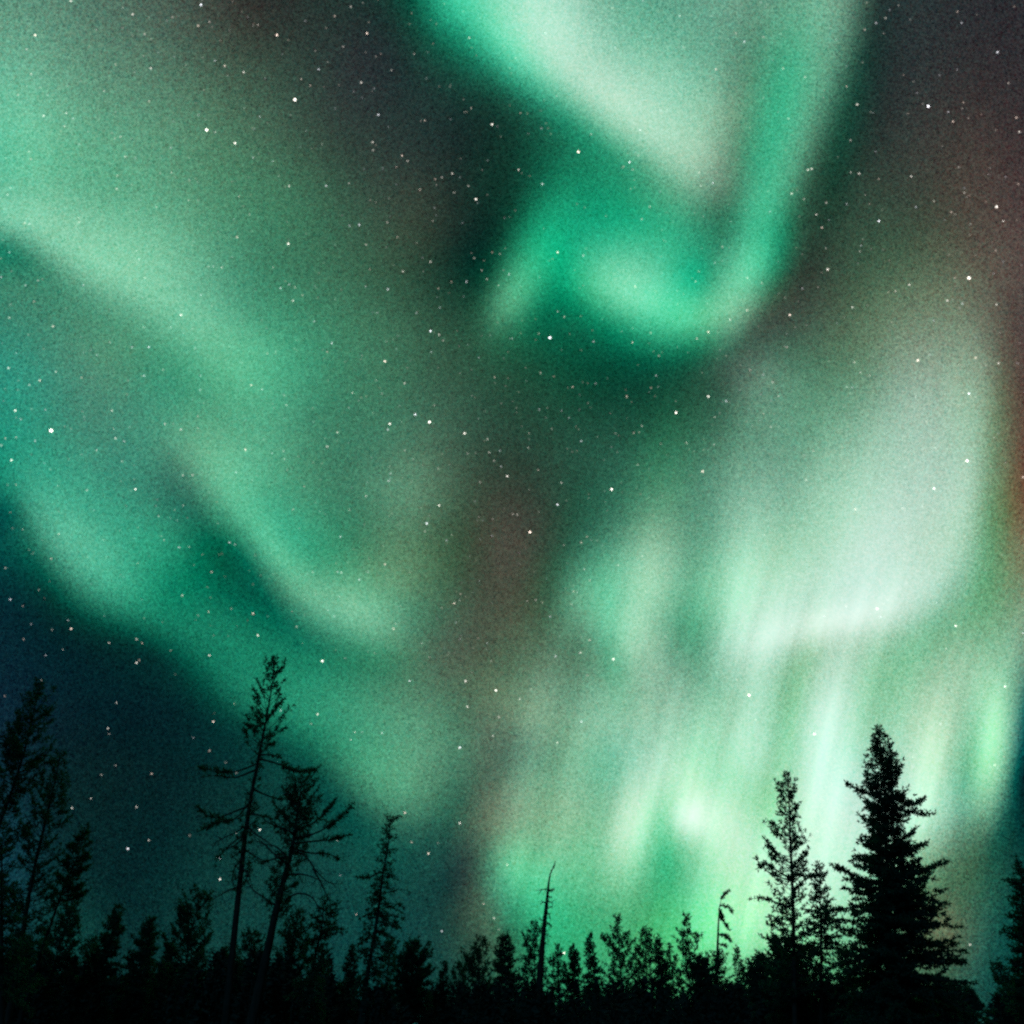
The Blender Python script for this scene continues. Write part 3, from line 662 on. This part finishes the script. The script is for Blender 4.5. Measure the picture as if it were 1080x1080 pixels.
# the skyline of smaller trees: tip x, tip y, half width low down, kind, distance, label
SKYLINE = [
    (77, 953, 26, 'p', 44, 'low bushy pine just right of the bare-stemmed pine by the left edge'),
    (125, 956, 24, 's', 46, 'rounded dense spruce, first of the low pair in the dark gap on the left'),
    (160, 968, 17, 'b', 47, 'blunt-topped low spruce beside the rounded one in the dark gap on the left'),
    (211, 942, 31, 'p', 45, 'wide fluffy young pine left of the tallest thin pine'),
    (238, 1000, 22, 's', 50, 'small bushy spruce at the foot of the tallest thin pine'),
    (268, 985, 24, 'p', 48, 'young pine filling the gap between the two tallest stems on the left'),
    (314, 962, 26, 'p', 48, 'young pine half hidden by the dead limbs of the thick dark pine'),
    (372, 997, 13, 's', 52, 'narrow pointed spruce left of the lanky spruce with the drooping skirt'),
    (412, 992, 15, 'p', 56, 'small soft-topped pine leaning on the left side of the dome-shaped spruce'),
    (437, 993, 22, 'b', 50, 'solid dome-shaped spruce right of the lanky spruce with the drooping skirt'),
    (469, 1013, 9, 's', 58, 'tiny thin spruce alone in the dip right of the dome-shaped spruce'),
    (484, 1017, 13, 'p', 60, 'low ragged pine on the right of the tiny thin spruce'),
    (505, 990, 22, 'p', 57, 'bushy round-headed pine at the left end of the green glow'),
    (533, 986, 15, 'b', 55, 'compact dark spruce between the round-headed pine and the bent snag'),
    (563, 972, 17, 'p', 60, 'open fluffy pine touching the left side of the bent snag'),
    (588, 998, 12, 'p', 58, 'small tufted pine just right of the bent snag'),
    (603, 997, 11, 'b', 60, 'small round-topped spruce second to the right of the bent snag'),
    (622, 984, 13, 's', 55, 'pointed spruce with a thin leader, left of the wide-armed pine'),
    (651, 967, 24, 'a', 52, 'wide-armed pine with separate upswept branches, middle of the right half skyline'),
    (681, 981, 19, 'p', 54, 'rounded pine on the right of the wide-armed pine'),
    (694, 989, 10, 's', 50, 'slender dark spruce in front of the rounded pine'),
    (706, 998, 11, 'p', 56, 'thin young pine under the left arm of the tiered spruce'),
    (723, 965, 19, 'a', 51, 'tiered open spruce with flat side arms, left of the hook-topped snag'),
    (738, 1008, 17, 'b', 50, 'squat dark spruce between the tiered spruce and the hook-topped snag'),
    (776, 997, 8, 's', 56, 'very thin little spruce right of the hook-topped snag'),
    (800, 1008, 18, 'b', 44, 'squat bushy spruce at the left foot of the slim see-through spruce'),
    (822, 990, 26, 'b', 42, 'dark round spruce hiding the foot of the slim see-through spruce'),
    (848, 1000, 20, 'p', 45, 'ragged low pine between the slim spruce and the knotted-tip spruce'),
    (888, 1000, 19, 'p', 47, 'pale gappy young pine left of the black skirt of the largest spruce'),
    (1020, 1042, 10, 's', 50, 'tiny spruce at the right foot of the largest spruce'),
    (1052, 1018, 15, 'p', 50, 'faint sparse pine left of the spruce cut off by the right edge'),
    (30, 990, 26, 's', 42, 'low dark spruce under the leaning pine at the left edge'),
    (98, 990, 16, 'p', 52, 'loose young pine between the low bushy pine and the rounded spruce on the left'),
    (182, 992, 16, 's', 53, 'small spruce in the dip left of the wide fluffy young pine'),
]
KIND = {'s': ('spruce_tree', 'spruce', [(0, .05), (.12, .30), (.35, .62), (.7, 1.0), (1.3, 1.35)], 1.0, 0.35),
        'b': ('spruce_tree', 'spruce', [(0, .12), (.08, .42), (.25, .78), (.6, 1.0), (1.3, 1.2)], 1.0, 0.25),
        'p': ('pine_tree', 'pine', [(0, .14), (.12, .45), (.35, .85), (.7, 1.0), (1.3, 1.05)], 0.85, 0.45),
        'a': ('pine_tree', 'pine', [(0, .10), (.10, .24), (.22, .30), (.30, .95), (.45, .55), (.6, 1.1), (.8, .8), (1.3, 1.1)], 0.78, 0.5)}
for i, (tx, ty, hw, kd, dist, lab) in enumerate(SKYLINE):
    nm, sty, shape, kp, rag = KIND[kd]
    r1 = random.Random(100 + i)
    span = 1060 - ty
    prof = [(ty + a * span, hw * b * r1.uniform(.8, 1.15), hw * b * r1.uniform(.8, 1.15)) for a, b in shape]
    p0, _ = at(tx, ty, dist)
    slope = (540 - tx) / 1540.0                                    # stems converge towards the zenith
    trunk = [(tx, ty), (tx - slope * span * .5 + r1.uniform(-1, 1), ty + span * .5), (tx - slope * span, ty + span)]
    nb = int(30 + span * 0.55 + hw * 1.3)
    make_tree(nm, lab, dist, trunk, prof, sty, nb, 0.17, 0.065, 13 if kp > .9 else 11, kp, 0.32, rag, 2.6, seed=200 + i, group='small trees along the skyline')

# undergrowth: a thicket nobody could count closes the foot of the wood
rng = np.random.default_rng(77)
G = Geo()
for k_ in range(1150):
    y = rng.uniform(41, 78)
    x = rng.uniform(-0.72, 0.72) * y
    px = 540 + 916 * x / (y / math.cos(PITCH)) * 0.93
    h = rng.uniform(2.0, 3.9) * (0.75 + 0.25 * y / 60)
    if x < -0.18 * y:
        h *= 1.28
    if any(abs(px - c) < w for c, w in ((1036, 20), (391, 6), (470, 8), (883, 10))):
        h *= 0.45
    w = rng.uniform(0.5, 1.0) * (0.6 + 0.2 * h)
    m = int(240 * h / 3)
    t = rng.random(m) ** 0.8
    ph = rng.uniform(0, 2 * math.pi, m)
    rad = w * (1.05 - t) * rng.uniform(0.2, 1.0, m) ** 0.5
    p = np.stack([x + rad * np.cos(ph), y + rad * np.sin(ph), h * t], 1)
    d = unit(np.stack([np.cos(ph), np.sin(ph), rng.normal(0.25, 0.4, m)], 1))
    G.blades(p, d, rng.uniform(0.2, 0.42, m), rng.uniform(0.08, 0.17, m), rng)
    G.tube([(x, y, 0), (x, y, h * 0.5), (x, y, h * 0.95)], [0.04, 0.03, 0.01], 4)
tag(G.build('undergrowth', BRUSH), 'dark thicket of seedlings and brush filling the foot of the forest', 'undergrowth', kind='stuff')


# ------------------------------------------------------------------ stars
STARS = [  # azimuth, elevation (degrees), brightness class
    (-42.27,53.42,2), (-32.56,56.71,3), (-37.63,54.53,2), (-34.53,55.44,1), (-31.39,56.13,1), (-32.23,55.69,2), (-43.50,50.95,3),
    (-43.60,50.09,1), (-29.01,54.41,2), (-27.23,54.50,2), (-42.62,49.13,1), (-34.81,52.53,2), (-35.89,51.94,0), (-37.51,50.28,1),
    (-42.82,47.84,1), (-39.41,48.27,2), (-38.84,48.18,1), (-40.74,47.55,2), (-39.18,47.60,1), (-28.99,50.80,4), (-26.40,50.71,3),
    (-31.77,50.49,0), (-35.58,48.25,1), (-35.23,48.48,1), (-35.91,48.46,0), (-31.35,49.09,1), (-31.90,48.37,0), (-24.61,50.31,1),
    (-30.72,47.83,1), (-34.48,46.47,1), (-34.23,45.77,2), (-30.33,47.67,0), (-40.82,43.29,1), (-40.82,42.90,1), (-28.85,46.74,1),
    (-28.13,46.94,0), (-31.06,45.71,1), (-25.02,47.94,1), (-23.85,47.13,1), (-27.53,45.74,0), (-39.15,41.90,1), (-38.86,41.96,1),
    (-24.41,45.64,2), (-32.37,45.08,0), (-39.32,40.08,1), (-27.48,56.95,0), (-25.07,56.99,3), (-16.13,58.60,3), (-22.07,54.11,4),
    (-18.28,59.67,1), (-19.79,58.96,1), (-27.07,57.09,1), (-18.37,57.60,1), (-20.40,56.07,2), (-13.03,57.04,1), (-15.97,56.03,2),
    (-20.92,55.10,1), (-15.66,55.25,0), (-13.82,54.54,2), (-24.86,52.57,1), (-9.07,54.68,1), (-20.46,52.66,0), (-14.04,52.98,2),
    (-11.03,52.55,2), (-11.47,51.86,1), (-22.85,50.47,1), (-5.95,51.89,2), (-6.95,51.62,1), (-7.59,51.47,1), (-21.03,49.39,2),
    (-17.78,49.96,2), (-15.75,50.42,1), (-8.99,50.77,2), (-5.67,50.81,1), (-4.30,51.25,1), (-3.52,50.51,3), (-7.27,49.39,0),
    (-14.29,48.16,2), (-10.72,47.82,1), (-13.47,47.07,1), (-20.17,46.11,3), (-1.86,47.39,1), (-2.42,50.81,0), (-4.84,59.29,2),
    (-4.32,55.62,1), (-5.00,55.38,0), (-2.08,54.79,3), (-11.65,59.58,0), (-9.37,58.31,0), (-24.13,56.17,0), (24.66,56.72,2),
    (26.52,56.57,1), (24.04,57.30,1), (21.41,55.89,2), (11.48,58.38,1), (4.77,56.26,1), (0.90,55.43,1), (3.06,54.56,1),
    (1.67,54.28,0), (13.08,53.78,2), (6.73,53.09,4), (11.70,52.11,3), (0.67,52.26,2), (3.00,51.40,2), (18.06,50.69,1),
    (19.17,49.90,2), (18.03,49.92,1), (12.28,48.73,1), (4.24,47.33,3), (6.60,47.04,1), (19.02,46.14,1), (14.03,47.28,0),
    (17.23,46.32,0), (11.90,50.62,0), (12.31,55.17,0), (36.27,54.55,1), (37.11,54.52,1), (35.22,54.54,1), (42.17,52.24,1),
    (43.52,49.97,2), (27.56,54.63,1), (29.22,53.73,1), (32.33,52.31,1), (32.68,51.18,2), (37.68,49.34,4), (38.89,47.99,2),
    (40.05,48.62,1), (42.80,46.53,2), (42.58,45.80,2), (38.83,48.56,1), (36.83,51.45,0), (39.27,50.51,0), (31.32,49.54,1),
    (27.37,48.92,2), (27.69,48.90,2), (31.19,47.64,2), (34.78,46.31,2), (25.61,47.97,2), (26.47,47.42,1), (27.12,46.35,2),
    (27.29,45.52,2), (29.61,46.30,1), (31.55,44.71,3), (34.38,44.64,1), (37.80,44.24,1), (39.38,42.77,3), (39.42,41.91,2),
    (29.76,43.76,1), (29.58,43.46,1), (41.18,43.36,1), (38.29,40.60,1), (35.69,44.53,1), (37.58,47.07,0), (31.26,45.82,0),
    (-37.65,38.74,1), (-36.80,38.08,1), (-38.08,37.43,0), (-35.17,37.15,2), (-37.84,36.72,1), (-31.36,37.37,1), (-27.14,40.22,3),
    (-32.03,39.21,0), (-28.75,37.81,2), (-28.53,36.09,2), (-27.38,36.74,1), (-25.55,38.54,1), (-24.52,36.15,1), (-26.08,41.72,1),
    (-26.05,43.47,1), (-25.69,43.56,1), (-25.03,43.66,2), (-24.66,40.70,0), (-27.74,40.95,0), (-20.94,37.17,2), (-36.81,34.05,2),
    (-34.06,34.74,1), (-34.81,33.97,2), (-35.31,33.53,1), (-32.43,34.89,1), (-29.95,33.54,2), (-35.58,31.89,3), (-33.91,32.47,1),
    (-35.10,31.52,1), (-33.18,31.41,5), (-32.07,31.84,0), (-35.00,30.46,1), (-33.89,30.57,1), (-29.50,32.53,1), (-29.22,32.01,2),
    (-26.33,33.60,2), (-25.17,33.50,2), (-23.71,30.92,2), (-24.33,30.79,2), (-27.13,29.32,3), (-34.82,29.14,3), (-34.10,27.87,1),
    (-34.56,27.74,0), (-20.45,33.14,3), (-20.81,31.62,1), (-23.88,28.96,1), (-30.35,41.63,1), (-39.22,38.64,1), (-35.47,41.08,0),
    (-24.05,35.42,0), (-21.03,44.51,1), (-20.11,43.40,2), (-18.97,43.66,1), (-18.25,43.31,1), (-18.94,42.84,2), (-16.97,43.33,0),
    (-15.26,40.73,2), (-15.55,40.15,1), (-12.87,45.64,1), (-9.92,45.82,2), (-11.11,44.60,2), (-7.51,46.58,2), (-4.14,45.53,2),
    (-5.51,45.47,1), (-3.52,47.00,1), (-2.79,46.27,1), (-0.26,46.07,2), (-1.21,45.37,1), (-8.45,43.35,1), (-7.11,42.31,3),
    (-6.35,42.11,2), (-10.75,40.10,3), (-8.95,38.85,2), (-11.29,38.83,1), (-13.09,37.85,2), (-10.73,38.03,1), (-18.33,36.95,1),
    (-18.07,36.39,1), (-7.91,36.90,3), (-6.72,36.48,4), (-9.89,36.14,3), (-10.00,35.76,2), (-13.89,35.19,2), (-14.54,34.19,2),
    (-18.51,33.21,1), (-17.56,32.99,1), (-17.23,32.36,1), (-16.90,32.47,0), (-3.84,35.87,3), (-1.99,35.54,2), (-1.82,34.67,2),
    (-1.43,34.12,1), (-3.56,34.57,1), (-0.37,33.12,3), (-8.52,34.51,1), (-7.81,34.00,1), (-9.58,32.45,2), (-11.19,31.32,2),
    (-5.61,31.07,3), (-15.81,31.45,1), (-12.32,31.78,0), (-5.83,33.49,1), (-2.85,40.81,1), (-6.92,41.00,1), (-16.38,29.90,1),
    (-18.10,40.49,0), (6.59,46.98,1), (18.15,45.31,1), (16.68,45.02,1), (20.57,43.95,2), (11.05,44.78,2), (20.08,42.05,2),
    (18.60,41.71,2), (16.70,41.24,3), (15.70,40.97,2), (4.61,43.33,1), (3.30,42.06,4), (7.05,41.65,2), (10.35,41.34,2),
    (2.41,39.84,1), (5.08,38.84,2), (4.68,38.80,0), (12.02,39.06,1), (9.48,37.95,2), (15.94,37.25,3), (17.26,36.76,2),
    (19.46,38.40,1), (13.27,36.54,4), (6.27,37.74,0), (4.06,37.34,1), (3.24,36.19,1), (10.48,35.96,1), (10.21,35.56,1),
    (8.33,35.64,1), (5.57,35.30,2), (1.38,35.92,1), (13.79,34.52,2), (11.82,34.67,1), (15.84,34.15,1), (14.72,32.56,3),
    (3.86,32.63,2), (3.51,31.20,3), (7.72,32.02,4), (17.37,30.44,1), (19.85,35.55,1), (2.90,37.56,0), (26.90,43.09,3),
    (32.23,40.65,2), (30.70,40.65,1), (36.10,39.76,4), (35.24,40.06,1), (34.29,39.01,2), (35.14,38.54,1), (37.12,37.79,2),
    (23.28,41.12,3), (27.94,40.49,2), (33.05,38.19,1), (31.25,36.29,3), (32.12,36.38,1), (34.79,35.37,2), (35.97,34.63,2),
    (27.07,37.29,2), (20.98,37.35,2), (26.13,35.97,1), (33.68,33.52,3), (27.85,36.27,1), (21.93,30.94,2), (32.29,29.81,4),
    (29.88,28.74,3), (24.74,28.56,2), (27.69,28.02,1), (30.44,34.28,1), (21.84,34.95,0), (20.22,34.64,1), (35.05,28.05,2),
    (24.66,42.46,1), (22.55,39.26,1), (-32.94,25.51,1), (-30.89,25.72,2), (-30.89,24.24,2), (-33.16,23.16,1), (-32.00,24.27,0),
    (-23.53,26.40,2), (-20.35,27.22,2), (-19.95,27.16,1), (-21.15,25.24,2), (-22.69,23.53,2), (-20.83,22.79,2), (-21.44,22.48,1),
    (-19.43,23.16,1), (-17.97,23.04,3), (-32.38,21.51,2), (-31.63,21.28,1), (-28.97,20.97,1), (-28.68,20.52,3), (-30.89,20.38,1),
    (-29.69,20.28,1), (-31.04,19.47,1), (-28.82,19.27,1), (-29.65,18.80,1), (-31.04,22.35,1), (-27.03,21.60,0), (-26.36,20.07,2),
    (-24.83,20.53,2), (-24.45,20.36,2), (-24.51,19.16,3), (-24.38,19.35,1), (-22.67,20.16,1), (-20.26,20.18,3), (-25.11,16.74,2),
    (-25.24,15.25,2), (-25.11,14.94,1), (-29.47,17.41,1), (-19.29,16.27,3), (-20.29,15.23,1), (-22.09,18.80,0), (-18.21,17.45,1),
    (-19.32,16.78,0), (-18.13,13.97,1), (-19.20,14.55,1), (-23.55,21.76,0), (-31.11,16.24,1), (-17.43,21.73,3), (-14.97,22.52,2),
    (-12.98,20.53,4), (-11.49,20.82,1), (-12.74,28.52,2), (-12.66,26.25,1), (-12.38,26.22,1), (-14.37,26.09,1), (-11.06,25.89,2),
    (-9.33,27.00,2), (-6.47,29.84,3), (-4.91,28.79,1), (-8.36,22.88,3), (-9.75,22.14,1), (-9.53,21.24,1), (-12.50,23.40,1),
    (-4.17,24.71,3), (-3.77,24.91,1), (-5.04,24.37,1), (-3.99,23.48,1), (-3.68,22.39,1), (-2.41,22.47,1), (-5.74,21.17,1),
    (-7.01,19.62,3), (-3.19,19.72,3), (-1.10,19.15,4), (-3.02,18.11,3), (-0.89,17.48,2), (-1.45,21.02,1), (-2.75,20.28,1),
    (-12.89,17.24,3), (-15.26,17.30,2), (-13.24,16.64,1), (-10.38,16.28,2), (-9.89,16.30,1), (-8.60,16.30,2), (-10.58,15.81,2),
    (-1.50,29.18,1), (-2.54,30.41,0), (-3.50,15.51,2), (-1.26,16.30,2), (-15.04,14.13,2), (-15.42,23.43,1), (-9.85,15.15,0),
    (1.36,29.43,4), (5.19,28.65,2), (5.64,29.01,1), (5.31,26.90,1), (7.82,27.03,1), (5.68,26.14,1), (9.64,25.20,1),
    (1.10,24.89,1), (2.72,23.88,2), (5.47,22.27,2), (4.77,21.50,2), (3.04,21.30,2), (7.04,21.00,3), (10.74,22.25,1),
    (5.16,20.04,1), (1.30,19.21,1), (0.52,18.61,2), (4.64,17.13,2), (3.01,15.87,2), (7.46,15.19,1), (15.76,18.19,4),
    (15.11,19.18,1), (15.95,16.68,1), (0.07,30.62,1), (18.40,27.98,1), (4.50,25.88,0), (24.64,22.40,3), (28.88,20.65,3),
    (28.01,19.46,1), (32.30,19.56,2), (30.54,16.87,3), (19.38,15.54,3), (26.64,15.35,1), (24.71,13.70,1), (28.86,12.76,2),
    (21.47,19.74,0), (28.25,16.96,0), (-17.60,8.61,3), (-17.36,7.49,3), (-15.51,10.28,3), (-16.86,10.05,1), (-10.80,9.88,2),
    (-10.43,7.93,1), (-9.28,5.83,2), (-17.41,13.42,1), (-6.79,11.58,3), (-5.18,9.26,3), (-6.27,9.89,2), (-4.62,9.86,1),
    (-3.44,15.57,3), (-3.30,11.03,3), (-0.29,8.65,2), (-1.72,6.48,2), (-1.08,5.70,2), (-4.18,4.98,2), (-0.79,5.09,1),
    (3.07,3.83,3), (-13.25,3.49,1), (-16.35,12.12,1), (-19.21,14.60,1), (-19.47,9.75,1), (-22.69,8.84,3), (-21.67,9.36,2),
    (-22.71,11.09,2), (-22.26,12.98,2), (-25.25,11.34,2), (-26.11,10.75,2), (-24.35,13.26,1), (-24.99,12.66,1), (25.33,3.87,2),
    (29.45,13.15,1),
]

SKY_R = 9000.0
RAD = (0.55, 0.65, 0.75, 0.9, 1.15, 1.6)                    # thousandths of a radian
LUM = (0.42, 0.85, 1.4, 2.6, 4.0, 5.0)
TINT = ((1.0, 0.92, 0.82), (0.93, 0.93, 1.0), (1.0, 0.78, 0.66))
rs = random.Random(11)
allst = list(STARS)
for _ in range(2200):                                       # faint stars all over the sky
    allst.append((rs.uniform(-70, 70), math.degrees(math.asin(rs.uniform(0.36, 0.98))), rs.choice((0, 0, 0, 0, 0, 0, 1))))
sv, sf = [], []
t_ = (1 + 5 ** 0.5) / 2
ICO = unit(np.array([(-1, t_, 0), (1, t_, 0), (-1, -t_, 0), (1, -t_, 0), (0, -1, t_), (0, 1, t_), (0, -1, -t_), (0, 1, -t_),
                     (t_, 0, -1), (t_, 0, 1), (-t_, 0, -1), (-t_, 0, 1)], float))
ICF = np.array([(0, 11, 5), (0, 5, 1), (0, 1, 7), (0, 7, 10), (0, 10, 11), (1, 5, 9), (5, 11, 4), (11, 10, 2), (10, 7, 6), (7, 1, 8),
                (3, 9, 4), (3, 4, 2), (3, 2, 6), (3, 6, 8), (3, 8, 9), (4, 9, 5), (2, 4, 11), (6, 2, 10), (8, 6, 7), (9, 8, 1)])
G = Geo()
mi = []
for (az, el, c) in allst:
    az, el = R(az), R(el)
    d = np.array([math.sin(az) * math.cos(el), math.cos(az) * math.cos(el), math.sin(el)])
    G.add(d * SKY_R + ICO * SKY_R * RAD[c] * 1e-3 * rs.uniform(0.8, 1.1) * (0.82 if el < 0.45 and az < 0 else 1.0), ICF)
    mi += [c * 3 + rs.choice((0, 0, 1, 2))] * 20


def star_mat(c, k_):
    m = bpy.data.materials.new('starlight')
    m.use_nodes = True
    t = m.node_tree
    t.nodes.clear()
    e = t.nodes.new('ShaderNodeEmission')
    e.inputs['Color'].default_value = (*TINT[k_], 1)
    e.inputs['Strength'].default_value = LUM[c] * 0.5      # front and back of the ball both add
    tr = t.nodes.new('ShaderNodeBsdfTransparent')
    ad = t.nodes.new('ShaderNodeAddShader')
    o = t.nodes.new('ShaderNodeOutputMaterial')
    t.links.new(e.outputs[0], ad.inputs[0])
    t.links.new(tr.outputs[0], ad.inputs[1])
    t.links.new(ad.outputs[0], o.inputs['Surface'])
    m.cycles.emission_sampling = 'NONE'
    return m


mats = [star_mat(c, k_) for c in range(6) for k_ in range(3)]
so = G.build('stars', mats[0])
for m in mats[1:]:
    so.data.materials.append(m)
so.data.polygons.foreach_set('material_index', np.array(mi, np.int32))
tag(so, 'white stars scattered over the night sky behind the aurora', 'stars', kind='stuff')
